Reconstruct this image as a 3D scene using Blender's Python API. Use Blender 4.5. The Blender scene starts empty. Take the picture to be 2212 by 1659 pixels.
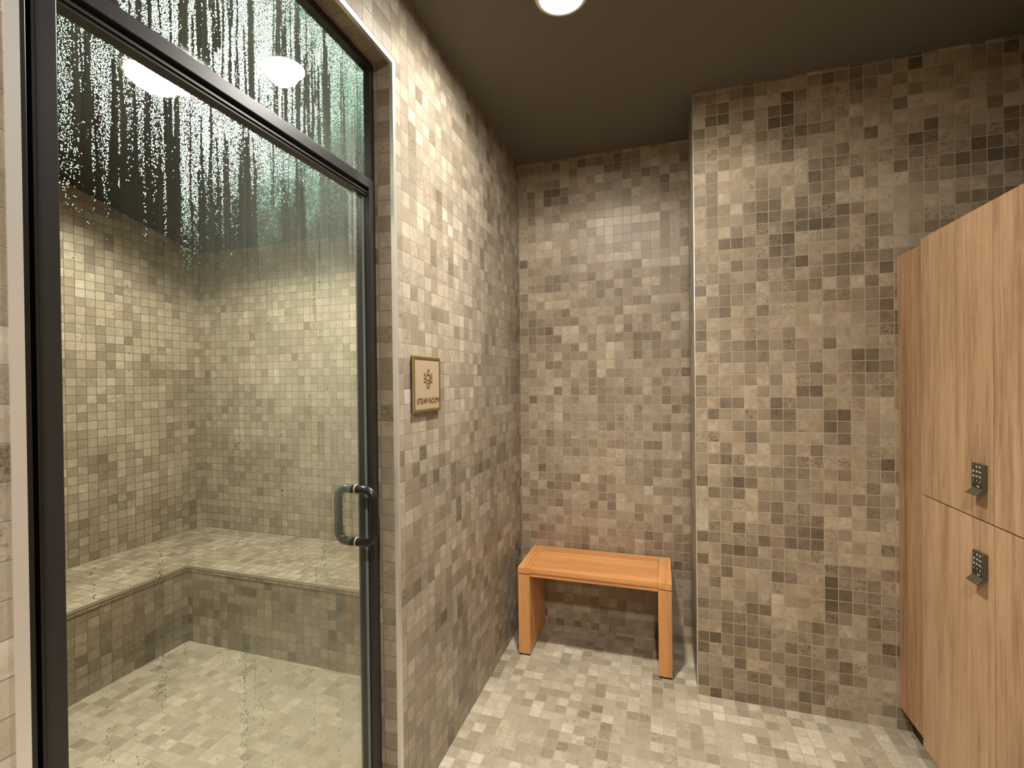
import bpy, bmesh, math
import numpy as np
from mathutils import Vector, Matrix

S = bpy.context.scene
COL = S.collection
P = 0.0508                      # pitch of the mosaic tile (two inches)
H = 2.75                        # ceiling height
PI = math.pi

# ------------------------------------------------------------------ camera
PSI, ROLL, PITCH, FPX = 0.305409, -0.0112356, -0.0059685, 1019.859
CAM = Vector((0.811, -2.3135, 1.4478))


def cam_ray(dx, dy):
    c, s = math.cos(ROLL), math.sin(ROLL)
    a, b = c * dx + s * dy, -s * dx + c * dy
    r, u, f = a / FPX, -b / FPX, 1.0
    f, u = f * math.cos(PITCH) - u * math.sin(PITCH), f * math.sin(PITCH) + u * math.cos(PITCH)
    return Vector((r * math.cos(PSI) - f * math.sin(PSI), r * math.sin(PSI) + f * math.cos(PSI), u))


fwd = cam_ray(0, 0).normalized()
rgt = (cam_ray(1, 0) - cam_ray(0, 0)).normalized()
up = rgt.cross(fwd).normalized()
cd = bpy.data.cameras.new('camera')
cd.sensor_fit = 'HORIZONTAL'
cd.sensor_width = 36.0
cd.lens = FPX / 2212 * 36.0
cd.clip_start = 0.02
cam = bpy.data.objects.new('camera', cd)
COL.objects.link(cam)
M = Matrix((rgt, up, -fwd)).transposed().to_4x4()
M.translation = CAM
cam.matrix_world = M
S.camera = cam

# ------------------------------------------------------------------ world, exposure, light levels
w = bpy.data.worlds.new('world')
S.world = w
w.use_nodes = True
w.node_tree.nodes['Background'].inputs[0].default_value = (0.02, 0.019, 0.017, 1)
w.node_tree.nodes['Background'].inputs[1].default_value = 0.2
S.view_settings.view_transform = 'Standard'
S.view_settings.look = 'None'
S.view_settings.gamma = 1.0
S.view_settings.use_curve_mapping = False
S.view_settings.exposure = 0.36
S.cycles.max_bounces = 8
S.cycles.diffuse_bounces = 4
S.cycles.glossy_bounces = 4
S.cycles.transmission_bounces = 6
S.cycles.transparent_max_bounces = 12
S.cycles.caustics_reflective = False
S.cycles.caustics_refractive = False
S.cycles.sample_clamp_indirect = 0.0
S.cycles.use_denoising = True

LAMP_MAIN = dict(power=14.0, wide=21.0, beam=128.0, color=(1.0, 0.968, 0.885), spread=176)
LAMP_REAR = dict(power=56.0, beam=70.0, color=(1.0, 0.968, 0.885), spread=175)
LAMP_STEAM = dict(power=215.0, color=(1.0, 0.96, 0.88))
BEAD_ROUGH = 0.285


# ------------------------------------------------------------------ node helper
class G:
    def __init__(s, name):
        s.m = bpy.data.materials.new(name)
        s.m.use_nodes = True
        s.t = s.m.node_tree
        s.t.nodes.clear()
        s.out = s.t.nodes.new('ShaderNodeOutputMaterial')

    def n(s, typ, ins=None, **kw):
        nd = s.t.nodes.new(typ)
        for k, v in kw.items():
            setattr(nd, k, v)
        for k, v in (ins or {}).items():
            s.set(nd.inputs[k], v)
        return nd

    def set(s, sock, v):
        if isinstance(v, bpy.types.NodeSocket):
            s.t.links.new(v, sock)
        else:
            sock.default_value = v

    def math(s, op, a, b=0.0, c=0.0, clamp=False):
        nd = s.n('ShaderNodeMath', operation=op, use_clamp=clamp)
        for i, v in enumerate((a, b, c)):
            s.set(nd.inputs[i], v)
        return nd.outputs[0]

    def add(s, a, b): return s.math('ADD', a, b)
    def sub(s, a, b): return s.math('SUBTRACT', a, b)
    def mul(s, a, b): return s.math('MULTIPLY', a, b)

    def step(s, x, lo, hi, a=0.0, b=1.0, smooth=True):
        nd = s.n('ShaderNodeMapRange', interpolation_type='SMOOTHSTEP' if smooth else 'LINEAR')
        for k, v in zip(range(5), (x, lo, hi, a, b)):
            s.set(nd.inputs[k], v)
        return nd.outputs[0]

    def xyz(s, x, y, z):
        nd = s.n('ShaderNodeCombineXYZ')
        for i, v in enumerate((x, y, z)):
            s.set(nd.inputs[i], v)
        return nd.outputs[0]

    def obj(s):
        tc = s.n('ShaderNodeTexCoord')
        sp = s.n('ShaderNodeSeparateXYZ', {0: tc.outputs['Object']})
        return tc.outputs['Object'], sp.outputs

    def noise(s, vec, scale, detail=3.0, rough=0.5, dist=0.0, dims='3D'):
        nd = s.n('ShaderNodeTexNoise', {'Vector': vec, 'Scale': scale, 'Detail': detail,
                                        'Roughness': rough, 'Distortion': dist}, noise_dimensions=dims)
        return nd.outputs[0]

    def white(s, vec):
        nd = s.n('ShaderNodeTexWhiteNoise', {'Vector': vec}, noise_dimensions='3D')
        return nd.outputs['Value'], nd.outputs['Color']

    def ramp(s, fac, stops):
        nd = s.n('ShaderNodeValToRGB', {0: fac})
        cr = nd.color_ramp
        while len(cr.elements) < len(stops):
            cr.elements.new(0.5)
        for e, (p, c) in zip(cr.elements, stops):
            e.position = p
            e.color = (*c, 1)
        return nd.outputs[0]

    def mix(s, f, a, b, mode='MIX'):
        nd = s.n('ShaderNodeMix', data_type='RGBA', blend_type=mode)
        s.set(nd.inputs[0], f)
        s.set(nd.inputs[6], a)
        s.set(nd.inputs[7], b)
        return nd.outputs[2]

    def scale_col(s, col, f):
        nd = s.n('ShaderNodeVectorMath', operation='SCALE')
        s.set(nd.inputs[0], col)
        s.set(nd.inputs[3], f)
        return nd.outputs[0]

    def bsdf(s, **kw):
        nd = s.n('ShaderNodeBsdfPrincipled')
        for k, v in kw.items():
            key = {'base': 'Base Color', 'rough': 'Roughness', 'metal': 'Metallic', 'spec': 'Specular IOR Level',
                   'normal': 'Normal', 'coat': 'Coat Weight', 'coat_rough': 'Coat Roughness',
                   'emit': 'Emission Color', 'emits': 'Emission Strength'}[k]
            s.set(nd.inputs[key], v)
        return nd.outputs[0]

    def done(s, sh):
        s.t.links.new(sh, s.out.inputs[0])
        return s.m


def plain(name, col, rough=0.5, metal=0.0, spec=0.5, bump=0.0, bscale=200.0):
    g = G(name)
    kw = dict(base=(*col, 1), rough=rough, metal=metal, spec=spec)
    if bump:
        v, _ = g.obj()
        b = g.n('ShaderNodeBump', {'Strength': 1.0, 'Distance': bump, 'Height': g.noise(v, bscale, 4, 0.6)})
        kw['normal'] = b.outputs[0]
    return g.done(g.bsdf(**kw))


# ------------------------------------------------------------------ materials
TILE_DARK, TILE_MID, TILE_LIT, TILE_PALE = (0.098, 0.074, 0.048), (0.208, 0.164, 0.115), (0.340, 0.280, 0.205), (0.49, 0.420, 0.330)


def tile_mat(name, ua, va, uo, vo, seed, shift=0.0, spread=1.0, gain=1.0, tint=(1, 1, 1), grout=(0.47, 0.40, 0.30), gw=0.031, rough=0.46, warm=1.0):
    g = G(name)
    vec, c = g.obj()
    u = g.math('DIVIDE', g.sub(c[ua], uo), P)
    v = g.math('DIVIDE', g.sub(c[va], vo), P)
    fu, fv = g.math('FLOOR', u), g.math('FLOOR', v)
    ru, rv = g.math('FRACT', u), g.math('FRACT', v)
    cell = g.xyz(fu, fv, seed)
    r1, rc = g.white(cell)
    sp = g.n('ShaderNodeSeparateXYZ', {0: rc}).outputs
    # neighbouring tiles cut from one print share a tone now and then
    half = g.xyz(g.math('FLOOR', g.mul(u, 0.5)), g.math('FLOOR', g.mul(v, 0.5)), seed + 31.0)
    r2, _ = g.white(half)
    clus = g.noise(g.xyz(g.mul(fu, 0.17), g.mul(fv, 0.17), seed), 1.0, 2, 0.5)
    t = g.add(g.mul(g.math('POWER', r1, 0.75), 0.52), g.mul(r2, 0.18))
    t = g.add(t, g.mul(g.sub(clus, 0.5), 1.0))
    t = g.add(t, 0.05)
    # a print: cloudy stone grain, offset from tile to tile
    off = g.scale_col(rc, 37.0)
    pv = g.n('ShaderNodeVectorMath', {0: vec, 1: off}, operation='ADD').outputs[0]
    cloud = g.noise(pv, 21.0, 6, 0.66, 0.7)
    grain = g.noise(pv, 210.0, 4, 0.7)
    speck = g.noise(pv, 120.0, 6, 0.78, 0.25)
    t = g.add(t, g.mul(g.sub(cloud, 0.5), g.step(sp[0], 0.1, 1.0, 0.45, 1.25)))
    t = g.add(t, g.mul(g.sub(grain, 0.5), 0.42))
    fine = g.noise(pv, 620.0, 2, 0.6)
    t = g.add(t, g.mul(g.sub(fine, 0.5), 0.30))
    rot = g.mul(g.step(sp[1], 0.80, 0.95), g.step(speck, 0.50, 0.60))
    t = g.sub(t, g.mul(rot, 0.42))
    t = g.add(g.mul(g.sub(t, 0.45), spread), 0.45 + shift)
    col = g.ramp(t, [(0.0, TILE_DARK), (0.28, TILE_MID), (0.62, TILE_LIT), (1.0, TILE_PALE)])
    hue = g.mix(g.step(sp[2], 0.45, 1.0, 0, 0.5), (1, 1, 1, 1), (1.05, 0.975, 0.89, 1))
    col = g.mix(1.0, col, hue, 'MULTIPLY')
    tn = (gain * tint[0], gain * tint[1], gain * warm * tint[2], 1)
    if tn != (1, 1, 1, 1):
        col = g.mix(1.0, col, tn, 'MULTIPLY')
    # grout
    du = g.math('MINIMUM', ru, g.sub(1.0, ru))
    dv = g.math('MINIMUM', rv, g.sub(1.0, rv))
    wob = g.mul(g.sub(g.noise(vec, 60.0, 2, 0.5), 0.5), 0.012)
    d = g.add(g.math('MINIMUM', du, dv), wob)
    face = g.step(d, gw * 0.70, gw * 1.20)
    gcol = g.mix(g.noise(vec, 9.0, 3, 0.6), (*[x * 0.62 for x in grout], 1), (*grout, 1))
    col = g.mix(face, gcol, col)
    tilt = g.add(g.mul(g.sub(ru, 0.5), g.sub(sp[0], 0.5)), g.mul(g.sub(rv, 0.5), g.sub(sp[1], 0.5)))
    hgt = g.add(g.mul(face, 1.0), g.mul(tilt, 0.9))
    hgt = g.add(hgt, g.mul(grain, 0.10))
    b = g.n('ShaderNodeBump', {'Strength': 0.9, 'Distance': 0.0011, 'Height': hgt})
    rgh = g.add(rough, g.mul(g.sub(1.0, face), 0.3))
    rgh = g.add(rgh, g.mul(g.sub(cloud, 0.5), 0.2))
    return g.done(g.bsdf(base=col, rough=rgh, spec=0.42, normal=b.outputs[0]))


def wood_mat(name, axis, dark, mid, lite, rough=0.45, across=26.0, along=1.1, bands=9.0, rnd=0.10, spec=0.4, streak=0.7):
    """axis: which local axis the grain runs along."""
    g = G(name)
    vec, c = g.obj()
    oi = g.n('ShaderNodeObjectInfo')
    sc = [across, across, across]
    sc[axis] = along
    offs = g.mul(oi.outputs['Random'], 19.0)
    v = g.xyz(*[g.add(g.mul(c[i], sc[i]), g.mul(offs, 1.0 + 0.31 * i)) for i in range(3)])
    broad = g.noise(v, 0.28, 3, 0.5, 0.3)
    lay = g.noise(v, 0.16, 2, 0.4, 0.2)
    lines = g.math('SINE', g.mul(lay, bands * 14.0))
    sf = [across * 9] * 3
    sf[axis] = along * 5
    vf = g.xyz(*[g.add(g.mul(c[i], sf[i]), offs) for i in range(3)])
    fib = g.noise(vf, 1.0, 4, 0.6)
    sm = [across * 3.2] * 3
    sm[axis] = along * 1.3
    vm_ = g.xyz(*[g.add(g.mul(c[i], sm[i]), g.mul(offs, 0.7)) for i in range(3)])
    strk = g.noise(vm_, 1.0, 3, 0.62, 0.35)
    pore = g.step(g.noise(vf, 2.3, 2, 0.5), 0.60, 0.72)
    t = g.add(g.mul(g.sub(broad, 0.5), 1.2), 0.52)
    t = g.add(t, g.mul(lines, 0.08))
    t = g.add(t, g.mul(g.sub(strk, 0.5), streak))
    t = g.add(t, g.mul(g.sub(fib, 0.5), 0.70))
    t = g.sub(t, g.mul(pore, 0.16))
    t = g.add(t, g.mul(g.sub(oi.outputs['Random'], 0.5), rnd * 2))
    col = g.ramp(t, [(0.05, dark), (0.5, mid), (0.95, lite)])
    b = g.n('ShaderNodeBump', {'Strength': 0.35, 'Distance': 0.0006, 'Height': fib})
    return g.done(g.bsdf(base=col, rough=rough, spec=spec, normal=b.outputs[0]))


def emit_mat(name, col, strength):
    g = G(name)
    return g.done(g.n('ShaderNodeEmission', {0: (*col, 1), 1: strength}).outputs[0])


def glass_mat(name):
    """Clear sheet glass: straight-through body, a mirror film by angle."""
    g = G(name)
    lw = g.n('ShaderNodeLayerWeight', {0: 0.5}).outputs['Facing']
    fr = g.add(0.030, g.mul(g.math('POWER', lw, 5.0), 0.85))
    tr = g.n('ShaderNodeBsdfTransparent', {0: (0.955, 0.985, 0.955, 1)}).outputs[0]
    gl = g.n('ShaderNodeBsdfGlossy', {0: (1, 1, 1, 1), 1: 0.0}).outputs[0]
    mx = g.n('ShaderNodeMixShader', {0: fr, 1: tr, 2: gl})
    return g.done(mx.outputs[0])


def mist_mat(name):
    """Thin mist on the inside of the glass: a soft blur with faint vertical drags."""
    g = G(name)
    vec, c = g.obj()
    y, z = c[1], c[2]
    wand = g.sub(g.noise(g.xyz(g.mul(y, 9.0), g.mul(z, 7.0), 2.0), 1.0, 2, 0.5), 0.5)
    ys = g.add(y, g.mul(wand, 0.010))
    drag = g.noise(g.xyz(g.mul(ys, 110.0), g.mul(z, 0.9), 11.0), 1.0, 3, 0.6)
    patch = g.noise(g.xyz(g.mul(y, 3.0), g.mul(z, 1.6), 5.0), 1.0, 2, 0.5)
    mist = g.mul(g.step(y, -1.88, -1.12), g.step(drag, 0.22, 0.78, 0.30, 0.50))
    mist = g.mul(mist, g.step(patch, 0.3, 0.65, 0.40, 1.0))
    mist = g.mul(mist, g.step(y, -1.066, -1.058, 1.0, 0.15))
    mist = g.math('MAXIMUM', mist, g.mul(g.step(z, 1.75, 2.0), g.step(drag, 0.35, 0.6, 0.03, 0.16)))
    soft = g.n('ShaderNodeBsdfRefraction', {'Color': (0.98, 0.99, 0.95, 1), 'Roughness': 0.26, 'IOR': 1.10}).outputs[0]
    veil = g.n('ShaderNodeBsdfTranslucent', {0: (0.80, 0.84, 0.74, 1)}).outputs[0]
    soft2 = g.n('ShaderNodeMixShader', {0: 0.20, 1: soft, 2: veil}).outputs[0]
    clear = g.n('ShaderNodeBsdfTransparent', {0: (0.98, 0.99, 0.98, 1)}).outputs[0]
    return g.done(g.n('ShaderNodeMixShader', {0: mist, 1: clear, 2: soft2}).outputs[0])


def water_mat(name, rough):
    g = G(name)
    return g.done(g.n('ShaderNodeBsdfRefraction', {'Color': (0.78, 0.985, 0.90, 1), 'Roughness': rough, 'IOR': 1.33}).outputs[0])


MAT = {}
MAT['tile_left'] = tile_mat('tile_left_wall', 1, 2, -0.9315, 0.0025, 3.0, shift=0.07, spread=0.85, rough=0.40, grout=(0.27, 0.23, 0.175), gw=0.023, warm=1.05, tint=(0.98, 1.01, 1.0))
MAT['tile_back'] = tile_mat('tile_alcove_wall', 0, 2, 1.05 * P, 0.80 * P, 11.0, shift=0.05, spread=0.95, warm=0.96, tint=(1.02, 0.985, 1.0))
MAT['tile_right'] = tile_mat('tile_right_wall', 0, 2, 0.9613, 0.877 * P, 23.0, shift=-0.03, spread=1.0, warm=0.93, tint=(1.02, 0.98, 1.0))
MAT['tile_reveal'] = tile_mat('tile_reveal', 0, 2, -0.0065, 0.0025, 41.0, shift=0.02, spread=0.8, grout=(0.25, 0.21, 0.155))
MAT['tile_soffit'] = tile_mat('tile_soffit', 0, 1, -0.0065, -0.95, 47.0, shift=0.02, spread=0.7, grout=(0.25, 0.21, 0.155))
MAT['tile_return'] = tile_mat('tile_return', 1, 2, 0.0, 0.877 * P, 43.0, shift=0.05, spread=0.8)
MAT['tile_floor'] = tile_mat('tile_floor', 0, 1, 0.9613, 0.0, 57.0, shift=0.18, spread=0.85, grout=(0.50, 0.45, 0.36), gw=0.030, gain=1.22, tint=(0.98, 1.02, 1.01))
SG = (0.120, 0.098, 0.062)
MAT['tile_sfloor'] = tile_mat('tile_steam_floor', 0, 1, -0.56, 0.01, 61.0, shift=0.15, spread=0.70, grout=(0.46, 0.41, 0.31), gain=1.06, warm=0.98)
MAT['tile_sfar'] = tile_mat('tile_steam_far', 1, 2, 0.005, 0.43, 67.0, shift=0.03, spread=0.75, grout=SG, gw=0.027, warm=0.98)
MAT['tile_sback'] = tile_mat('tile_steam_back', 0, 2, -2.35, 0.43, 71.0, shift=0.03, spread=0.75, grout=SG, gw=0.027, warm=0.98)
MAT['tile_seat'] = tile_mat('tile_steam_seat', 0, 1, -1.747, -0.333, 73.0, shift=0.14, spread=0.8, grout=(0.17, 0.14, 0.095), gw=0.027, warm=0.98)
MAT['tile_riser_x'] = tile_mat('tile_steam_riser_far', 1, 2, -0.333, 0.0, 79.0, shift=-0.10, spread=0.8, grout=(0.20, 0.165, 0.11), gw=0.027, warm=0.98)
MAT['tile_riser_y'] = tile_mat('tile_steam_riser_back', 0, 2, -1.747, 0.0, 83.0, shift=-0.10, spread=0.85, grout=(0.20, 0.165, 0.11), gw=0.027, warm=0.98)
MAT['ceiling'] = plain('ceiling_paint', (0.140, 0.125, 0.100), 0.75, spec=0.25, bump=0.0004, bscale=260)
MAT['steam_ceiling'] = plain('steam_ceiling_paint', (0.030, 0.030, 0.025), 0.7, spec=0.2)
MAT['alu'] = plain('brushed_aluminium', (0.80, 0.77, 0.72), 0.34, metal=0.75, spec=0.5)
MAT['alu_dull'] = plain('dull_metal_edge', (0.42, 0.385, 0.30), 0.45, metal=0.5)
MAT['black'] = plain('black_powder_coat', (0.012, 0.011, 0.010), 0.4, metal=0.0, spec=0.4)
MAT['black_face'] = plain('black_anodised', (0.015, 0.014, 0.013), 0.36, metal=0.0, spec=0.5)
MAT['rubber'] = plain('black_rubber', (0.012, 0.011, 0.010), 0.7)
MAT['glass'] = glass_mat('clear_glass')
MAT['glass_edge'] = plain('glass_cut_edge', (0.17, 0.20, 0.195), 0.25, spec=0.6)
MAT['mist'] = mist_mat('mist_film')
MAT['bead'] = water_mat('water_bead', BEAD_ROUGH)
MAT['bead_back'] = water_mat('water_bead_back', 0.0)
MAT['bronze'] = plain('dark_bronze_tube', (0.010, 0.008, 0.007), 0.32, metal=0.0, spec=0.35)
MAT['collar'] = plain('clear_collar', (0.50, 0.48, 0.36), 0.3, spec=0.6)
LK = ((0.215, 0.122, 0.063), (0.445, 0.274, 0.154), (0.575, 0.378, 0.228))
MAT['laminate'] = wood_mat('walnut_laminate', 2, *LK, rough=0.42, across=16.0, along=2.0, bands=5.0, rnd=0.05, streak=0.9)
MAT['laminate_side'] = wood_mat('walnut_laminate_filler', 2, (0.210, 0.108, 0.054), (0.395, 0.228, 0.122), (0.505, 0.310, 0.178), rough=0.45, across=16.0, along=2.0, bands=5.0, rnd=0.03, streak=0.9)
TK = ((0.42, 0.165, 0.050), (0.61, 0.275, 0.095), (0.73, 0.385, 0.155))
MAT['teak_x'] = wood_mat('teak_along', 0, *TK, rough=0.40, across=20.0, along=1.4, bands=4.0, rnd=0.22)
MAT['teak_y'] = wood_mat('teak_across', 1, *TK, rough=0.40, across=20.0, along=1.4, bands=6.0, rnd=0.05)
MAT['teak_z'] = wood_mat('teak_upright', 2, (0.42, 0.175, 0.052), (0.58, 0.27, 0.092), (0.70, 0.37, 0.145), rough=0.42, across=20.0, along=1.4, bands=6.0, rnd=0.05)
MAT['kick'] = plain('dark_plinth', (0.030, 0.022, 0.015), 0.6)
MAT['lock'] = plain('bronze_lock', (0.092, 0.076, 0.050), 0.42, metal=0.35, spec=0.5)
MAT['lock_strip'] = plain('black_keys', (0.010, 0.010, 0.010), 0.35)
MAT['key_ink'] = plain('key_white', (0.75, 0.73, 0.66), 0.5)
MAT['sign'] = plain('tan_sign_plate', (0.350, 0.268, 0.180), 0.42, spec=0.4)
MAT['gold'] = plain('antique_gold', (0.44, 0.31, 0.085), 0.30, metal=0.85)
MAT['gold_dark'] = plain('antique_gold_raised', (0.26, 0.170, 0.045), 0.38, metal=0.6)
MAT['sign_edge'] = plain('sign_edge', (0.05, 0.043, 0.033), 0.5)
MAT['lens'] = emit_mat('lamp_lens', (1.0, 0.96, 0.88), 26.0)
MAT['lens_steam'] = emit_mat('steam_lamp_lens', (1.0, 0.97, 0.90), 380.0)
MAT['white'] = plain('white_trim', (0.72, 0.70, 0.66), 0.5)


# ------------------------------------------------------------------ mesh helpers
def box(bm, x0, x1, y0, y1, z0, z1, mi=0, bev=0.0):
    vs = [bm.verts.new(p) for p in ((x0, y0, z0), (x1, y0, z0), (x1, y1, z0), (x0, y1, z0), (x0, y0, z1), (x1, y0, z1), (x1, y1, z1), (x0, y1, z1))]
    fs = [bm.faces.new([vs[i] for i in q]) for q in ((3, 2, 1, 0), (4, 5, 6, 7), (0, 1, 5, 4), (1, 2, 6, 5), (2, 3, 7, 6), (3, 0, 4, 7))]
    for f in fs:
        f.material_index = mi
    if bev:
        es = list({e for f in fs for e in f.edges})
        r = bmesh.ops.bevel(bm, geom=es, offset=bev, segments=2, profile=0.6, affect='EDGES')
        for f in r['faces']:
            f.material_index = mi
    return fs


def prism(bm, prof, axis, a, b, mi=0):
    """Extrude a closed profile (list of 2-D points in the two other axes) from a to b along axis."""
    def mk(p, t):
        q = [p[0], p[1]]
        q.insert(axis, t)
        return q
    v0 = [bm.verts.new(mk(p, a)) for p in prof]
    v1 = [bm.verts.new(mk(p, b)) for p in prof]
    n = len(prof)
    fs = [bm.faces.new(v0), bm.faces.new(v1[::-1])]
    for i in range(n):
        fs.append(bm.faces.new((v0[i], v1[i], v1[(i + 1) % n], v0[(i + 1) % n])))
    for f in fs:
        f.material_index = mi
    return fs


def tube(bm, pts, r, seg=16, mi=0, closed=False, smooth=True):
    pts = [Vector(p) for p in pts]
    rings = []
    n = len(pts)
    prev = None
    for i, p in enumerate(pts):
        t = (pts[min(i + 1, n - 1)] - pts[max(i - 1, 0)]).normalized()
        if prev is None:
            a = Vector((0, 0, 1)) if abs(t.z) < 0.9 else Vector((0, 1, 0))
            nx = t.cross(a).normalized()
        else:
            nx = (prev - t * prev.dot(t)).normalized()
        prev = nx
        ny = t.cross(nx)
        rings.append([bm.verts.new(p + nx * (r * math.cos(k * 2 * PI / seg)) + ny * (r * math.sin(k * 2 * PI / seg))) for k in range(seg)])
    fs = []
    for i in range(n - 1):
        for k in range(seg):
            fs.append(bm.faces.new((rings[i][k], rings[i][(k + 1) % seg], rings[i + 1][(k + 1) % seg], rings[i + 1][k])))
    fs.append(bm.faces.new(rings[0][::-1]))
    fs.append(bm.faces.new(rings[-1]))
    for f in fs:
        f.material_index = mi
        f.smooth = smooth
    return fs


def disc_ring(bm, cx, cy, prof, seg=48, mi=0):
    """Lathe about a vertical axis: prof = [(r, z), ...]; a zero radius closes it."""
    rings = []
    for r, z in prof:
        if r <= 1e-6:
            rings.append([bm.verts.new((cx, cy, z))])
        else:
            rings.append([bm.verts.new((cx + r * math.cos(k * 2 * PI / seg), cy + r * math.sin(k * 2 * PI / seg), z)) for k in range(seg)])
    for a, b in zip(rings, rings[1:]):
        for k in range(seg):
            k2 = (k + 1) % seg
            if len(a) == 1:
                f = bm.faces.new((a[0], b[k2], b[k]))
            elif len(b) == 1:
                f = bm.faces.new((a[k], a[k2], b[0]))
            else:
                f = bm.faces.new((a[k], a[k2], b[k2], b[k]))
            f.material_index = mi
            f.smooth = True


def stroke(bm, pts, wd, x0, x1, mi=0):
    """A raised line on a wall that faces +x: pts are (y, z)."""
    n = len(pts)
    L, R = [], []
    for i in range(n):
        a = Vector(pts[max(i - 1, 0)])
        b = Vector(pts[min(i + 1, n - 1)])
        d = (b - a).normalized()
        nn = Vector((-d.y, d.x)) * wd * 0.5
        L.append(Vector(pts[i]) + nn)
        R.append(Vector(pts[i]) - nn)
    ring = L + R[::-1]
    v0 = [bm.verts.new((x0, p.x, p.y)) for p in ring]
    v1 = [bm.verts.new((x1, p.x, p.y)) for p in ring]
    m = len(ring)
    for i in range(m):
        bm.faces.new((v0[i], v0[(i + 1) % m], v1[(i + 1) % m], v1[i])).material_index = mi
    for i in range(n - 1):
        bm.faces.new((v1[i], v1[i + 1], v1[m - 2 - i], v1[m - 1 - i])).material_index = mi


def obj(name, bm, mats, parent=None, origin=None):
    """Link a bmesh, given in world space, as one mesh object."""
    if parent is not None:
        o0 = world_loc(parent)
    else:
        o0 = Vector(origin) if origin is not None else Vector((0, 0, 0))
    bmesh.ops.recalc_face_normals(bm, faces=bm.faces)
    if o0.length > 0:
        bmesh.ops.translate(bm, verts=bm.verts, vec=-o0)
    me = bpy.data.meshes.new(name)
    bm.to_mesh(me)
    bm.free()
    for m in (mats if isinstance(mats, (list, tuple)) else [mats]):
        me.materials.append(m)
    o = bpy.data.objects.new(name, me)
    COL.objects.link(o)
    if parent is not None:
        o.parent = parent
    else:
        o.location = o0
    return o


def world_loc(o):
    v = Vector(o.location)
    while o.parent is not None:
        o = o.parent
        v = v + o.location
    return v


def tag(o, label=None, cat=None, group=None, kind=None):
    for k, v in (('label', label), ('category', cat), ('group', group), ('kind', kind)):
        if v:
            o[k] = v
    return o


def thing(name, loc, label, cat, group=None, kind=None):
    o = bpy.data.objects.new(name, None)
    COL.objects.link(o)
    o.location = loc
    o.empty_display_size = 0.1
    return tag(o, label, cat, group, kind)


def slab(name, dims, mats, label, cat):
    bm = bmesh.new()
    box(bm, *dims)
    return tag(obj(name, bm, mats), label, cat, None, 'structure')


def text_mesh(body, size, align='CENTER'):
    cu = bpy.data.curves.new('lettering', 'FONT')
    cu.body = body
    cu.size = size
    cu.align_x = align
    cu.extrude = 0.0
    cu.resolution_u = 3
    o = bpy.data.objects.new('lettering_tmp', cu)
    COL.objects.link(o)
    bpy.context.view_layer.update()
    me = bpy.data.meshes.new_from_object(o.evaluated_get(bpy.context.evaluated_depsgraph_get()))
    bpy.data.objects.remove(o)
    return me


def add_text(bm, body, size, place, depth, mi=0, align='CENTER', xs=1.0, bold=0.0):
    """Letters as solid shapes; place(u, v, h) turns letter plane + height into world space."""
    me = text_mesh(body, size, align)
    tmp = bmesh.new()
    tmp.from_mesh(me)
    bpy.data.meshes.remove(me)
    vm = {}
    top = {}
    for v in tmp.verts:
        vm[v] = bm.verts.new(place(v.co.x * xs, v.co.y, depth))
        top[v] = bm.verts.new(place(v.co.x * xs, v.co.y, 0.0))
    for f in tmp.faces:
        try:
            bm.faces.new([vm[v] for v in f.verts]).material_index = mi
        except ValueError:
            pass
    for e in tmp.edges:
        if len(e.link_faces) == 1:
            a, b = e.verts
            try:
                bm.faces.new((vm[a], vm[b], top[b], top[a])).material_index = mi
            except ValueError:
                pass
    tmp.free()


# ------------------------------------------------------------------ the room
XB, YB = 0.9613, 0.4305            # nib corner, back of the alcove
OY0, OY1, OZ = -1.908, -0.981, 2.470   # the steam room opening in the left wall
WT = 0.135                         # thickness of the left wall
FY = -3.90                         # front end of the room
XR = 2.26                          # wall behind the lockers

# left wall: two piers and a lintel, one mesh; reveal faces carry their own tile layout
bm = bmesh.new()
box(bm, -WT, 0, OY1, YB, 0, H)
box(bm, -WT, 0, FY, OY0, 0, H)
box(bm, -WT, 0, OY0, OY1, OZ, H)
bmesh.ops.remove_doubles(bm, verts=bm.verts, dist=1e-5)
bm.faces.ensure_lookup_table()
for f in bm.faces:
    n, c = f.normal, f.calc_center_median()
    f.normal_update()
    n = f.normal
    if abs(n.y) > 0.5:
        f.material_index = 1
    elif abs(n.z) > 0.5:
        f.material_index = 2
tag(obj('wall_left', bm, [MAT['tile_left'], MAT['tile_reveal'], MAT['tile_soffit']]),
    'long mosaic tiled wall with the steam room opening', 'wall', None, 'structure')
slab('wall_back', (-WT, XB, YB, YB + 0.12, 0, H), MAT['tile_back'], 'mosaic tiled wall at the back of the bench alcove', 'wall')
bm = bmesh.new()
box(bm, XB, XR + 0.15, 0.0, YB + 0.12, 0, H)
for f in bm.faces:
    f.normal_update()
    if abs(f.normal.x) > 0.5:
        f.material_index = 1
tag(obj('wall_right', bm, [MAT['tile_right'], MAT['tile_return']]), 'wide mosaic tiled wall standing forward of the alcove', 'wall', None, 'structure')
slab('wall_far_right', (XR, XR + 0.12, FY, 0.0, 0, H), MAT['tile_return'], 'tiled wall behind the wooden lockers', 'wall')
slab('wall_front', (-WT, XR + 0.12, FY - 0.12, FY, 0, H), MAT['tile_right'], 'tiled wall at the near end of the room', 'wall')
slab('floor', (-WT * 0.5, XR + 0.12, FY - 0.12, YB + 0.12, -0.12, 0), MAT['tile_floor'], 'pale mosaic tiled floor', 'floor')
slab('ceiling', (-WT, XR + 0.12, FY - 0.12, YB + 0.12, H, H + 0.12), MAT['ceiling'], 'dark brown painted ceiling', 'ceiling')

# steam room shell
SX, SY, SY0, SH = -2.35, 0.25, -2.25, 3.15
SLOPE = 0.25                        # the steam room ceiling falls towards its back wall


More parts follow.
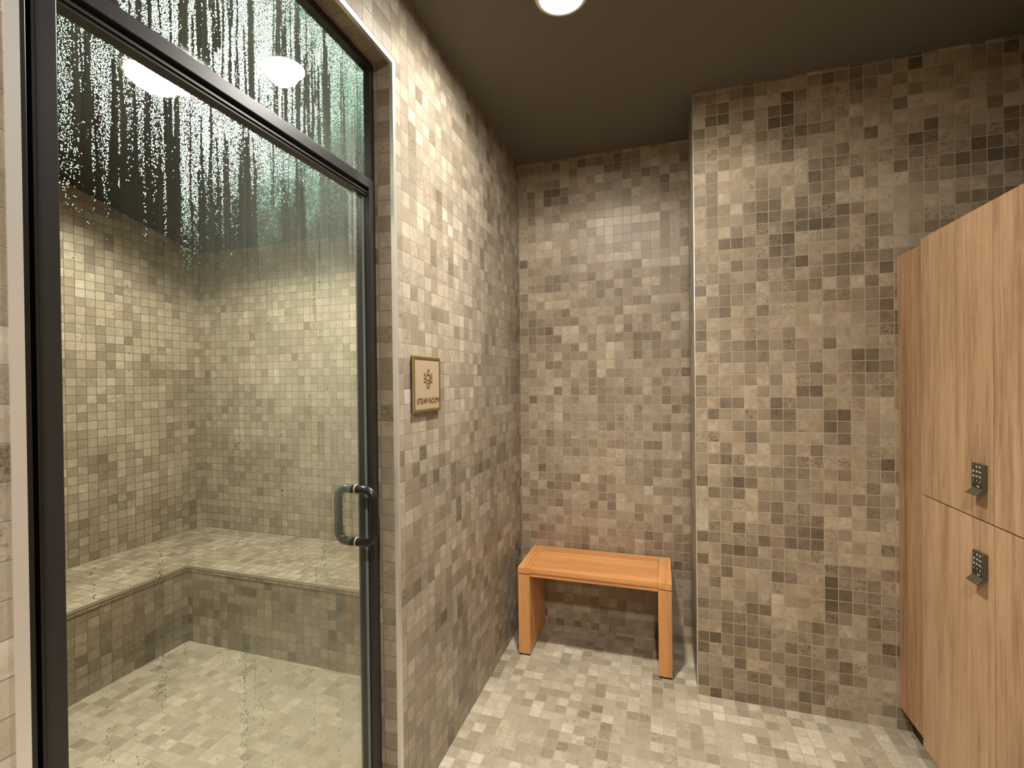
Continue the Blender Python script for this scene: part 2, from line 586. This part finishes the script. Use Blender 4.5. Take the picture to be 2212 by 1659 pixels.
def steam_z(y): return 2.45 - SLOPE * y


slab('wall_steam_far', (SX - 0.12, SX, SY0 - 0.12, SY + 0.12, 0, SH), MAT['tile_sfar'], 'mosaic wall of the steam room facing its door', 'wall')
slab('wall_steam_back', (SX, -WT, SY, SY + 0.12, 0, SH), MAT['tile_sback'], 'mosaic wall of the steam room behind its long bench', 'wall')
slab('wall_steam_front', (SX, -WT, SY0 - 0.12, SY0, 0, SH), MAT['tile_sback'], 'mosaic wall at the near end of the steam room', 'wall')
slab('floor_steam', (SX - 0.12, -WT * 0.5, SY0 - 0.12, SY + 0.12, -0.12, 0), MAT['tile_sfloor'], 'pale mosaic floor of the steam room', 'floor')
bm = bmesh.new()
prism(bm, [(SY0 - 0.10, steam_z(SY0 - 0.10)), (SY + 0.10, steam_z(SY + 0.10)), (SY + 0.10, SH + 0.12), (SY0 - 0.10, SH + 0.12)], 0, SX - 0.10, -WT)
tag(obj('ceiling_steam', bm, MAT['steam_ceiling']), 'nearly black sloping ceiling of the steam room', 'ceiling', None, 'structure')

# metal tile edges
bm = bmesh.new()
TX = 0.0022
box(bm, -0.010, TX, OY1 - 0.0005, OY1 + 0.0155, 0.0, OZ + 0.0155)
box(bm, -0.010, TX, OY0 - 0.0155, OY0 + 0.0005, 0.0, OZ + 0.0155)
box(bm, -0.010, TX, OY0 + 0.0005, OY1 - 0.0005, OZ - 0.0005, OZ + 0.0155)
tag(obj('trim_1', bm, MAT['alu']), 'bright aluminium edge strip round the steam room opening', 'edge trim', None, 'structure')
bm = bmesh.new()
box(bm, XB - 0.0018, XB + 0.0012, -0.0018, 0.010, 0.0, H - 0.001)
tag(obj('trim_2', bm, MAT['alu']), 'thin pale corner strip beside the bench alcove', 'edge trim', None, 'structure')

# black metal frame of the steam room opening
FX0, FX1 = -0.112, -0.056
TB0, TB1 = 2.058, 2.0885
bm = bmesh.new()
e = 0.001
box(bm, FX0, FX1, OY0 + e, -1.8715, 0.0, OZ - e, 0, 0.0012)             # hinge jamb
box(bm, FX0, FX1 - 0.014, -1.8715, -1.8655, 0.0, OZ - e)                # its groove
box(bm, FX0, FX1, -1.8655, -1.8615, 0.0, TB0, 0)
box(bm, FX0, FX1 - 0.004, -1.8655, -1.845, TB1, OZ - e, 0)
box(bm, FX0, FX1, -1.030, -1.006, 0.0, TB0, 0, 0.0015)                   # latch jamb
box(bm, FX0, FX1 - 0.012, -1.006, OY1 - e, 0.0, OZ - e)
box(bm, FX0, FX1 - 0.006, -1.010, -0.9975, TB1, OZ - e)
box(bm, FX0, FX1, -1.8615, -1.000, TB0, TB1, 0, 0.0015)                 # transom bar
box(bm, FX0, FX1 - 0.006, -1.845, -1.010, 2.446, OZ - e, 0, 0.001)       # head
tag(obj('trim_3', bm, MAT['black_face']), 'black metal frame and cross bar round the glass door', 'door frame', None, 'structure')

GX0, GX1 = -0.084, -0.074
# transom light
win = thing('window_1', (-0.08, -1.43, TB1), 'wet glass light above the steam room door', 'window', None, 'structure')


def pane(name, y0, y1, z0, z1, parent):
    bm = bmesh.new()
    for f in box(bm, GX0, GX1, y0, y1, z0, z1):
        f.normal_update()
        f.material_index = 0 if abs(f.normal.x) > 0.5 else 1
    p = obj(name, bm, [MAT['glass'], MAT['glass_edge']], parent)
    bm = bmesh.new()
    vs = [bm.verts.new((GX0 - 0.0012, a, b)) for a, b in ((y0 + 0.002, z0 + 0.002), (y1 - 0.002, z0 + 0.002), (y1 - 0.002, z1 - 0.002), (y0 + 0.002, z1 - 0.002))]
    bm.faces.new(vs)
    me = obj('mist_film', bm, MAT['mist'], p)
    off = world_loc(me)                    # keep the pattern in room coordinates
    me.data.transform(Matrix.Translation(off))
    me.location = Vector(me.location) - off
    beads(p, y0 + 0.003, y1 - 0.003, z0 + 0.004, z1 - 0.003)
    return p


def vnoise(rng, n):
    k = rng.random(n + 2)

    def f(x):
        x = np.clip(x, 0, n)
        i = np.floor(x).astype(int)
        t = x - i
        t = t * t * (3 - 2 * t)
        return k[i] * (1 - t) + k[i + 1] * t
    return f


def beads(parent, y0, y1, z0, z1):
    """Water beads standing on the inside of the glass, with runs wiped clear by falling drops."""
    rng = np.random.default_rng(int(z0 * 1000))
    pts = []
    cell = 0.00215
    zlo = max(z0, 1.30)
    ny, nz = int((y1 - y0) / cell), int((z1 - zlo) / cell)
    yy, zz = np.meshgrid(np.arange(ny), np.arange(nz))
    yy = y0 + (yy.ravel() + rng.random(ny * nz)) * cell
    zz = zlo + (zz.ravel() + rng.random(ny * nz)) * cell
    # how far down the beads reach, column by column
    u = (yy - y0) / (y1 - y0)
    fr = vnoise(rng, 70)(u * 70) * 0.6 + vnoise(rng, 22)(u * 22) * 0.4
    level = 1.83 - 0.05 * u - (fr - 0.5) * 0.46
    dens = np.clip((zz - level) / 0.24 + 0.5, 0.0, 1.0) * 0.92
    patch = vnoise(rng, 40)(u * 40 + 2.0 * np.sin(zz * 7)) * 0.6 + 0.62
    dens *= np.clip(patch, 0, 1)
    # clear runs
    for _ in range(int(125 * (y1 - y0) / 0.8)):
        cy, wd = y0 + rng.random() * (y1 - y0), 0.0014 + 0.0046 * rng.random() ** 1.8
        top = z1 - rng.random() ** 1.5 * 0.36 + 0.05
        bot = top - 0.12 - rng.random() * 0.55
        a, p, q = 0.0025 * rng.random(), rng.random() * 6, 14 + 25 * rng.random()
        lean = (rng.random() - 0.5) * 0.02
        cc = cy + a * np.sin(zz * q + p) + lean * (zz - top)
        hit = (np.abs(yy - cc) < wd * (0.6 + 0.6 * np.clip((top - zz) * 6, 0, 1))) & (zz < top) & (zz > bot)
        dens[hit] *= 0.05
    keep = rng.random(len(yy)) < dens
    y_, z_ = yy[keep], zz[keep]
    r_ = 0.00055 + 0.00095 * rng.random(len(y_)) ** 1.7
    pts = [np.stack([y_, z_, r_], 1)]
    # dotted trails further down, and a few loose drops
    if z0 < 1.0:
        tr = []
        for _ in range(95):
            cy = y0 + rng.random() * (y1 - y0)
            top = 1.75 - rng.random() ** 0.7 * 1.35
            n = int(10 + 60 * rng.random())
            ln = 0.06 + 0.28 * rng.random()
            t = rng.random(n)
            tr.append(np.stack([cy + (rng.random(n) - 0.5) * 0.014 * (0.3 + rng.random()), top - t * ln, 0.0005 + 0.0011 * rng.random(n) ** 1.8], 1))
        n = 2600
        tr.append(np.stack([y0 + rng.random(n) * (y1 - y0), z0 + rng.random(n) ** 0.8 * (1.75 - z0), 0.00045 + 0.0008 * rng.random(n) ** 2], 1))
        pts += tr
    A = np.concatenate(pts)
    A = A[(A[:, 1] > z0 + 0.003) & (A[:, 1] < z1 - 0.002) & (A[:, 0] > y0 + 0.002) & (A[:, 0] < y1 - 0.002)]
    n, k = len(A), 6
    ang = np.arange(k) * 2 * PI / k
    r = A[:, 2:3]
    sq = 1.0 + 0.5 * rng.random((n, 1)) ** 2                 # a little taller than wide
    co = np.zeros((n, 2 * k + 1, 3))
    turn = rng.random((n, 1)) * PI
    for j, (rho, hh) in enumerate(((1.0, 0.0), (0.66, 0.36))):
        co[:, j * k:(j + 1) * k, 0] = -hh * r
        co[:, j * k:(j + 1) * k, 1] = r * rho * np.cos(ang + turn)
        co[:, j * k:(j + 1) * k, 2] = r * rho * np.sin(ang + turn) * sq
    co[:, 2 * k, 0] = -(0.56 * r)[:, 0]
    co[:, :, 0] += GX0 - 0.0002
    co[:, :, 1] += A[:, 0:1]
    co[:, :, 2] += A[:, 1:2]
    quads = np.array([[i, (i + 1) % k, k + (i + 1) % k, k + i] for i in range(k)])
    tris = np.array([[k + i, k + (i + 1) % k, 2 * k] for i in range(k)])
    base = np.arange(k)[::-1]
    one = np.concatenate([quads.ravel(), tris.ravel(), base])
    sizes = np.array([4] * k + [3] * k + [k])
    nv = 2 * k + 1
    # outward normals: dome towards -x
    one_f = []
    for f in list(quads) + list(tris) + [base]:
        p0, p1, p2 = (co[0, f[i]] for i in range(3))
        nx = np.cross(p1 - p0, p2 - p0)[0]
        want = 1 if len(f) == k and f[0] == k - 1 else -1
        one_f.append(f if nx * want > 0 else f[::-1])
    one = np.concatenate(one_f)
    loops = (one[None, :] + (np.arange(n) * nv)[:, None]).ravel()
    tot = np.tile(sizes, n)
    start = np.concatenate([[0], np.cumsum(tot)[:-1]])
    me = bpy.data.meshes.new('water_beads')
    me.vertices.add(n * nv)
    me.vertices.foreach_set('co', (co - np.array(world_loc(parent))).ravel().astype(np.float32))
    me.loops.add(len(loops))
    me.loops.foreach_set('vertex_index', loops.astype(np.int32))
    me.polygons.add(len(tot))
    me.polygons.foreach_set('loop_start', start.astype(np.int32))
    me.polygons.foreach_set('loop_total', tot.astype(np.int32))
    mi = np.tile(np.array([0] * (2 * k) + [1]), n)
    me.materials.append(MAT['bead'])
    me.materials.append(MAT['bead_back'])
    me.polygons.foreach_set('material_index', mi.astype(np.int32))
    me.polygons.foreach_set('use_smooth', (mi == 0))
    me.update(calc_edges=True)
    o = bpy.data.objects.new('water_beads', me)
    COL.objects.link(o)
    o.parent = parent
    return tag(o, 'water beads and runs on the inside of the glass', None, None, 'stuff')


pane('glass_pane', -1.850, -1.0085, TB1 - 0.002, 2.448, win)

# the glass door
door = thing('door_1', (-0.075, -1.847, 0.0), 'frameless glass steam room door with beaded water', 'door', None, 'structure')
bm = bmesh.new()
box(bm, -0.094, -0.0575, -1.8605, -1.8335, 0.012, TB0 - 0.004, 0, 0.0012)
obj('hinge_stile', bm, MAT['black_face'], door)
bm = bmesh.new()
box(bm, -0.094, -0.066, -1.8335, -1.0335, TB0 - 0.022, TB0 - 0.004, 0, 0.001)
box(bm, -0.092, -0.0625, -1.8335, -1.0335, TB0 - 0.0145, TB0 - 0.010, 0)
obj('top_rail', bm, MAT['black_face'], door)
pane('glass_pane', -1.8345, -1.0335, 0.014, TB0 - 0.0215, door)

# back-to-back pull
HY, HZ0, HZ1 = -1.0935, 0.966, 1.126
R = 0.0128


def dpull(sgn, x0, x1):
    """D-shaped tube from the glass out to x1 and back."""
    rc = 0.030
    pts = [(x0, HY, HZ1)]
    for k in range(9):
        a = k / 8 * PI / 2
        pts.append((x1 - sgn * rc + sgn * rc * math.sin(a), HY, HZ1 - rc + rc * math.cos(a)))
    for k in range(9):
        a = k / 8 * PI / 2
        pts.append((x1 - sgn * rc + sgn * rc * math.cos(a), HY, HZ0 + rc - rc * math.sin(a)))
    pts.append((x0, HY, HZ0))
    bm = bmesh.new()
    tube(bm, pts, R, 20)
    return bm


hnd = obj('pull_handle', dpull(1, GX1 + 0.002, -0.012), MAT['bronze'], door)
obj('inner_pull', dpull(-1, GX0 - 0.003, -0.138), MAT['bronze'], hnd)
for zc in (HZ1, HZ0):
    bm = bmesh.new()
    tube(bm, [(GX1 + 0.0002, HY, zc), (GX1 + 0.003, HY, zc)], R + 0.0010, 24)
    obj('collar', bm, MAT['collar'], hnd)

# ------------------------------------------------------------------ tiled bench inside the steam room
bx, by, bz = -1.747, -0.333, 0.430
sb = thing('steam_bench', (bx, by, 0), 'L-shaped mosaic tiled bench inside the steam room', 'bench')
e = 0.001
bm = bmesh.new()
prof = [(SX + e, SY - e), (-WT - e, SY - e), (-WT - e, by), (bx, by), (bx, SY0 + e), (SX + e, SY0 + e)]
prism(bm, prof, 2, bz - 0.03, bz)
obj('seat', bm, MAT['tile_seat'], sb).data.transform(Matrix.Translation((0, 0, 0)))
bm = bmesh.new()
d = 0.004
prof = [(SX + e, SY - e), (-WT - e, SY - e), (-WT - e, by + d), (bx - d, by + d), (bx - d, SY0 + e), (SX + e, SY0 + e)]
for f in prism(bm, prof, 2, 0.001, bz - 0.03):
    f.normal_update()
    f.material_index = 0 if abs(f.normal.x) > 0.5 else 1
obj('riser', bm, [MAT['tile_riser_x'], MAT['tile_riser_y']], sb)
bm = bmesh.new()
box(bm, bx, bx + 0.003, SY0 + e, by, bz - 0.013, bz + 0.0008)
box(bm, bx, -WT - e, by - 0.003, by, bz - 0.013, bz + 0.0008)
obj('edge_strip', bm, MAT['alu_dull'], sb)


# ------------------------------------------------------------------ lamps
def downlight(x, y, z, rad, spec, label, group, spot=None, lens='lens', trim='white'):
    t = thing('ceiling_light', (x, y, z), label, 'ceiling light', group)
    bm = bmesh.new()
    disc_ring(bm, x, y, [(rad - 0.002, z - 0.002), (rad, z - 0.007), (rad + 0.012, z - 0.004), (rad + 0.014, z - 0.0005)])
    obj('trim_ring', bm, MAT[trim], t)
    bm = bmesh.new()
    disc_ring(bm, x, y, [(rad - 0.001, z - 0.002), (rad * 0.7, z - 0.0022), (0, z - 0.0024)])
    obj('lens', bm, MAT[lens], t)
    if spot:
        ld = bpy.data.lights.new('lamp_light', 'SPOT')
        ld.spot_size = spot
        ld.spot_blend = 0.22
        ld.shadow_soft_size = rad * 0.8
    else:
        ld = bpy.data.lights.new('lamp_light', 'AREA')
        ld.shape = 'DISK'
        ld.size = rad * 1.9
        ld.spread = math.radians(spec['spread'])
    ld.energy = spec['power']
    lds = [ld]
    if 'beam' in spec:                       # the reflector throws part of the light down in a soft beam
        lb = bpy.data.lights.new('lamp_beam', 'SPOT')
        lb.spot_size = math.radians(104)
        lb.spot_blend = 1.0
        lb.shadow_soft_size = rad * 0.8
        lb.energy = spec['beam']
        lds.append(lb)
    if 'wide' in spec:                       # the bulging lens also throws light sideways, cut off by its ring
        lb = bpy.data.lights.new('lamp_wide', 'SPOT')
        lb.spot_size = math.radians(158)
        lb.spot_blend = 0.16
        lb.shadow_soft_size = rad * 0.7
        lb.energy = spec['wide']
        lds.append(lb)
    for k, l_ in enumerate(lds):
        l_.color = spec['color']
        lo = bpy.data.objects.new(l_.name, l_)
        COL.objects.link(lo)
        lo.parent = t
        lo.location = (0, 0, -0.012 - 0.004 * k)
    return t


downlight(0.502, -0.730, H, 0.076, LAMP_MAIN, 'round glowing downlight in the dark ceiling before the alcove', 'ceiling downlights')
downlight(1.00, -2.75, H, 0.076, LAMP_REAR, 'round downlight in the ceiling near the front wall', 'ceiling downlights')
sl = downlight(-1.13, -0.93, steam_z(-0.93), 0.085, LAMP_STEAM, 'bright lamp blurred by water in the steam room ceiling', None, spot=math.radians(170), lens='lens_steam')
sl.rotation_euler.x = -math.atan(SLOPE)

# ------------------------------------------------------------------ teak bench in the alcove
BX0, BX1, BY0, BY1, BZ = 0.080, 0.853, 0.070, 0.420, 0.4655
tb = thing('teak_bench', ((BX0 + BX1) / 2, (BY0 + BY1) / 2, 0), 'orange teak bench with slab legs standing in the tiled alcove', 'bench')
TH, EW = 0.034, 0.064
ztop0 = BZ - TH
for xa in (BX0, BX1 - EW):
    bm = bmesh.new()
    box(bm, xa, xa + EW, BY0, BY1, ztop0, BZ, 0, 0.002)
    obj('end_board', bm, MAT['teak_y'], tb)
ns = 4
sw = (BY1 - BY0) / ns
for k in range(ns):
    bm = bmesh.new()
    box(bm, BX0 + EW + 0.0005, BX1 - EW - 0.0005, BY0 + k * sw + 0.0003, BY0 + (k + 1) * sw - 0.0003, ztop0 + 0.008, BZ - 0.0006, 0, 0.0012)
    obj('seat_board', bm, MAT['teak_x'], tb)
for ya, yb in ((BY0 + 0.004, BY0 + 0.026), (BY1 - 0.026, BY1 - 0.004)):
    bm = bmesh.new()
    box(bm, BX0 + EW + 0.0005, BX1 - EW - 0.0005, ya, yb, ztop0 - 0.013, ztop0 + 0.0065, 0, 0.0015)
    obj('apron', bm, MAT['teak_x'], tb)
for xa in (BX0 + 0.0005, BX1 - EW + 0.0005):
    bm = bmesh.new()
    nb = 4
    lw = (BY1 - BY0 - 0.002) / nb
    for k in range(nb):                       # glued-up upright staves with fine joints
        box(bm, xa, xa + EW - 0.001, BY0 + 0.001 + k * lw + 0.0003, BY0 + 0.001 + (k + 1) * lw - 0.0003, 0.009, ztop0 - 0.004, 0, 0.0018)
    lg = obj('leg', bm, MAT['teak_z'], tb)
    for ya in (BY0 + 0.006, BY1 - 0.036):
        bm = bmesh.new()
        box(bm, xa + 0.004, xa + EW - 0.005, ya, ya + 0.030, 0.0, 0.0095)
        obj('foot_pad', bm, MAT['rubber'], lg)
    bm = bmesh.new()
    box(bm, xa + 0.006, xa + EW - 0.007, BY0 + 0.008, BY1 - 0.008, ztop0 - 0.0045, ztop0 + 0.0005)  # dark strip standing in for the shade in the gap above the leg
    obj('shadow_gap_strip', bm, MAT['rubber'], lg)

# ------------------------------------------------------------------ steam room sign
SY0_, SY1_, SZ0, SZ1 = -0.889, -0.683, 1.342, 1.5405
sg = thing('wall_sign', (0.0, (SY0_ + SY1_) / 2, SZ0), 'square tan plaque with gold border reading STEAM ROOM', 'sign')
bm = bmesh.new()
box(bm, 0.0012, 0.008, SY0_ + 0.003, SY1_ - 0.003, SZ0 + 0.003, SZ1 - 0.003, 0)
obj('backing', bm, MAT['sign_edge'], sg)
bm = bmesh.new()
box(bm, 0.008, 0.0105, SY0_, SY1_, SZ0, SZ1, 0, 0.0006)
obj('plate', bm, MAT['sign'], sg)
bm = bmesh.new()
bw, ix = 0.0085, 0.0022
for a in ((SY0_ + ix, SY1_ - ix, SZ0 + ix, SZ0 + ix + bw), (SY0_ + ix, SY1_ - ix, SZ1 - ix - bw, SZ1 - ix),
          (SY0_ + ix, SY0_ + ix + bw, SZ0 + ix + bw, SZ1 - ix - bw), (SY1_ - ix - bw, SY1_ - ix, SZ0 + ix + bw, SZ1 - ix - bw)):
    box(bm, 0.0104, 0.0128, a[0], a[1], a[2], a[3], 0, 0.0005)
obj('border', bm, MAT['gold'], sg)
SWd, SHt = SY1_ - SY0_, SZ1 - SZ0


def uv(u, v): return (SY0_ + u * SWd, SZ1 - v * SHt)


def arc(cu, cv, ru, rv, a0, a1, n=12):
    return [uv(cu + ru * math.cos(math.radians(a0 + (a1 - a0) * k / n)), cv - rv * math.sin(math.radians(a0 + (a1 - a0) * k / n))) for k in range(n + 1)]


bm = bmesh.new()
X0, X1, LWD = 0.0104, 0.0120, 0.0026
stroke(bm, arc(0.53, 0.278, 0.036, 0.040, 90, 450, 24), LWD, X0, X1)                                      # head
stroke(bm, [uv(0.445, 0.425)] + arc(0.495, 0.372, 0.040, 0.034, 180, 90, 6) + arc(0.565, 0.372, 0.040, 0.034, 90, 0, 6) + [uv(0.618, 0.425)], LWD, X0, X1)  # shoulders and arms
stroke(bm, [uv(0.485, 0.39), uv(0.485, 0.43)], LWD, X0, X1)
stroke(bm, [uv(0.575, 0.39), uv(0.575, 0.43)], LWD, X0, X1)
stroke(bm, [uv(0.455, 0.475)] + arc(0.53, 0.462, 0.070, 0.030, 170, 10, 10) + [uv(0.605, 0.475)], LWD * 1.2, X0, X1)   # towel
stroke(bm, [uv(0.465, 0.505)] + arc(0.53, 0.505, 0.062, 0.022, 175, 5, 10) + [uv(0.595, 0.505)], LWD, X0, X1)         # knees
for s_ in (-1, 1):
    stroke(bm, [uv(0.53 + s_ * 0.052, 0.505), uv(0.53 + s_ * 0.048, 0.555), uv(0.53 + s_ * 0.030, 0.575), uv(0.53 + s_ * 0.014, 0.560), uv(0.53 + s_ * 0.012, 0.530)], LWD, X0, X1)
    stroke(bm, [uv(0.53 + s_ * 0.165, 0.462), uv(0.53 + s_ * 0.085, 0.462)], LWD * 1.2, X0, X1)           # bench
    for q in (0.105, 0.140):
        for v0 in (0.305, 0.375):
            stroke(bm, [uv(0.53 + s_ * (q + 0.007 * math.sin(k * 1.05)), v0 + 0.0095 * k) for k in range(7)], 0.0018, X0, X1)  # steam
obj('steam_figure', bm, MAT['gold_dark'], sg)
bm = bmesh.new()
ty, tz = uv(0.535, 0.842)
add_text(bm, 'STEAM ROOM', 0.0270, lambda u, v, h: (0.0104 + h, ty + u, tz + v), 0.0018, 0, 'CENTER', 0.985)
obj('lettering', bm, MAT['gold_dark'], sg)
bm = bmesh.new()
braille = {'s': (2, 3, 4), 't': (2, 3, 4, 5), 'e': (1, 5), 'a': (1,), 'm': (1, 3, 4), 'r': (1, 2, 3, 5), 'o': (1, 3, 5), ' ': ()}
uy = 0.0
for ch in 'steam room':
    for dnum in braille[ch]:
        cy_ = uv(0.40, 0)[0] + uy + (0.0022 if dnum > 3 else 0.0)
        cz_ = uv(0, 0.893)[1] - ((dnum - 1) % 3) * 0.0022
        disc = [(0.0104, 0.0008), (0.0110, 0.0006), (0.0112, 0.0)]
        ring_prev = None
        for xx, rr in disc:
            ring = [bm.verts.new((xx, cy_ + rr * math.cos(k * PI / 3), cz_ + rr * math.sin(k * PI / 3))) for k in range(6)] if rr else [bm.verts.new((xx, cy_, cz_))]
            if ring_prev:
                for k in range(6):
                    bm.faces.new((ring_prev[k], ring_prev[(k + 1) % 6], ring[(k + 1) % 6], ring[k]) if len(ring) > 1 else (ring_prev[k], ring_prev[(k + 1) % 6], ring[0]))
            ring_prev = ring
    uy += 0.0062
obj('braille', bm, MAT['sign'], sg)

# ------------------------------------------------------------------ lockers
LX = 1.715                # face of the doors
LZ0, LZ1 = 0.094, 1.9475
GZ0, GZ1 = 1.0165, 1.0205
LW = 0.3935
Y_START = -0.2245


def side_prof():
    """Lock outline seen along y: (x, z) with the flared grip."""
    f = LX - 0.0125
    return [(LX - 0.0005, 1.187), (f, 1.189), (f, 1.114), (f - 0.017, 1.0985), (f - 0.014, 1.0955), (LX - 0.0055, 1.110), (LX - 0.0005, 1.112)]


KEYS = [[('1', 0.0), ('2abc', 0.0), ('3def', 0.0)], [('4ghi', 0), ('5jkl', 0), ('6mno', 0)], [('7pqr', 0), ('8tuv', 0), ('9wxy', 0)], [('C', 0), ('0', 0), ('ok', 0)]]


def make_locker(y1, label):
    """Two-tier locker; y1 is its far edge, it runs towards the room's front."""
    y0 = y1 - LW
    t = thing('locker', (LX + 0.2, (y0 + y1) / 2, LZ0), label, 'locker', 'two-tier wood lockers')
    bm = bmesh.new()
    bx0, bx1 = LX + 0.020, XR - 0.004
    box(bm, bx0, bx1, y0 + 0.0006, y0 + 0.016, LZ0, LZ1 - 0.0005)
    box(bm, bx0, bx1, y1 - 0.016, y1 - 0.0006, LZ0, LZ1 - 0.0005)
    for z in (LZ0, (GZ0 + GZ1) / 2 - 0.008, LZ1 - 0.0165):
        box(bm, bx0, bx1, y0 + 0.016, y1 - 0.016, z, z + 0.016)
    box(bm, bx1 - 0.006, bx1, y0 + 0.016, y1 - 0.016, LZ0 + 0.016, LZ1 - 0.0165)
    obj('body', bm, MAT['laminate_side'], t)
    for z0, z1, dz in ((GZ1, LZ1, 0.0), (LZ0 + 0.001, GZ0, -0.2615)):
        bm = bmesh.new()
        box(bm, LX, LX + 0.019, y0 + 0.0014, y1 - 0.0014, z0, z1, 0, 0.0006)
        dr = obj('door', bm, MAT['laminate'], t)
        ly1 = y0 + 0.0765
        ly0 = ly1 - 0.0505
        bm = bmesh.new()
        prism(bm, [(x, z + dz) for x, z in side_prof()], 1, ly0, ly1)
        es = [e_ for e_ in bm.edges]
        bmesh.ops.bevel(bm, geom=es, offset=0.0012, segments=1, affect='EDGES')
        f = LX - 0.0125
        # black key strips with white figures on the face
        for r_ in range(5):
            zc = 1.1795 + dz - r_ * 0.0142
            box(bm, f - 0.0008, f + 0.001, ly0 + 0.0055, ly1 - 0.0045, zc - 0.0042, zc + 0.0042, 1)
            row = KEYS[r_] if r_ < 4 else [('...', 0), ('digilock', 0)]
            for k, (s_, _) in enumerate(row):
                yk = ly1 - 0.0105 - k * 0.0145 if r_ < 4 else (ly1 - 0.0105, ly1 - 0.0315)[k]
                big = s_[:1] if r_ < 4 and s_[0].isdigit() else s_
                sz = 0.0078 if r_ < 4 else 0.0058
                add_text(bm, s_, sz, lambda u, v, h, yk=yk, zc=zc: (f - 0.0008 - h, yk - u, zc - 0.0026 + v), 0.0003, 2, 'CENTER', 0.72)
        obj('keypad_lock', bm, [MAT['lock'], MAT['lock_strip'], MAT['key_ink']], dr)
    return t


make_locker(Y_START, 'pale walnut two-door locker beside the filler at the tiled wall')
make_locker(Y_START - LW, 'pale walnut two-door locker cut off at the photo edge')
LEND = Y_START - 2 * LW
bm = bmesh.new()
box(bm, LX + 0.0200, LX + 0.040, Y_START + 0.0005, -0.0015, 0.097, 1.9370, 0, 0.0006)
tag(obj('filler_panel', bm, MAT['laminate_side'], None, (LX + 0.03, -0.1, 0.097)), 'narrow wood filler between the lockers and the tiled wall', 'panel')
bm = bmesh.new()
box(bm, LX + 0.062, LX + 0.080, LEND, -0.0015, 0.0, LZ0 - 0.0005)
box(bm, LX + 0.080, XR - 0.01, Y_START - 0.018, Y_START, 0.0, LZ0 - 0.0005)
box(bm, LX + 0.080, XR - 0.01, LEND, LEND + 0.018, 0.0, LZ0 - 0.0005)
tag(obj('locker_plinth', bm, MAT['kick'], None, (LX + 0.07, -0.5, 0.0)), 'dark recessed plinth on the floor under the lockers', 'plinth')
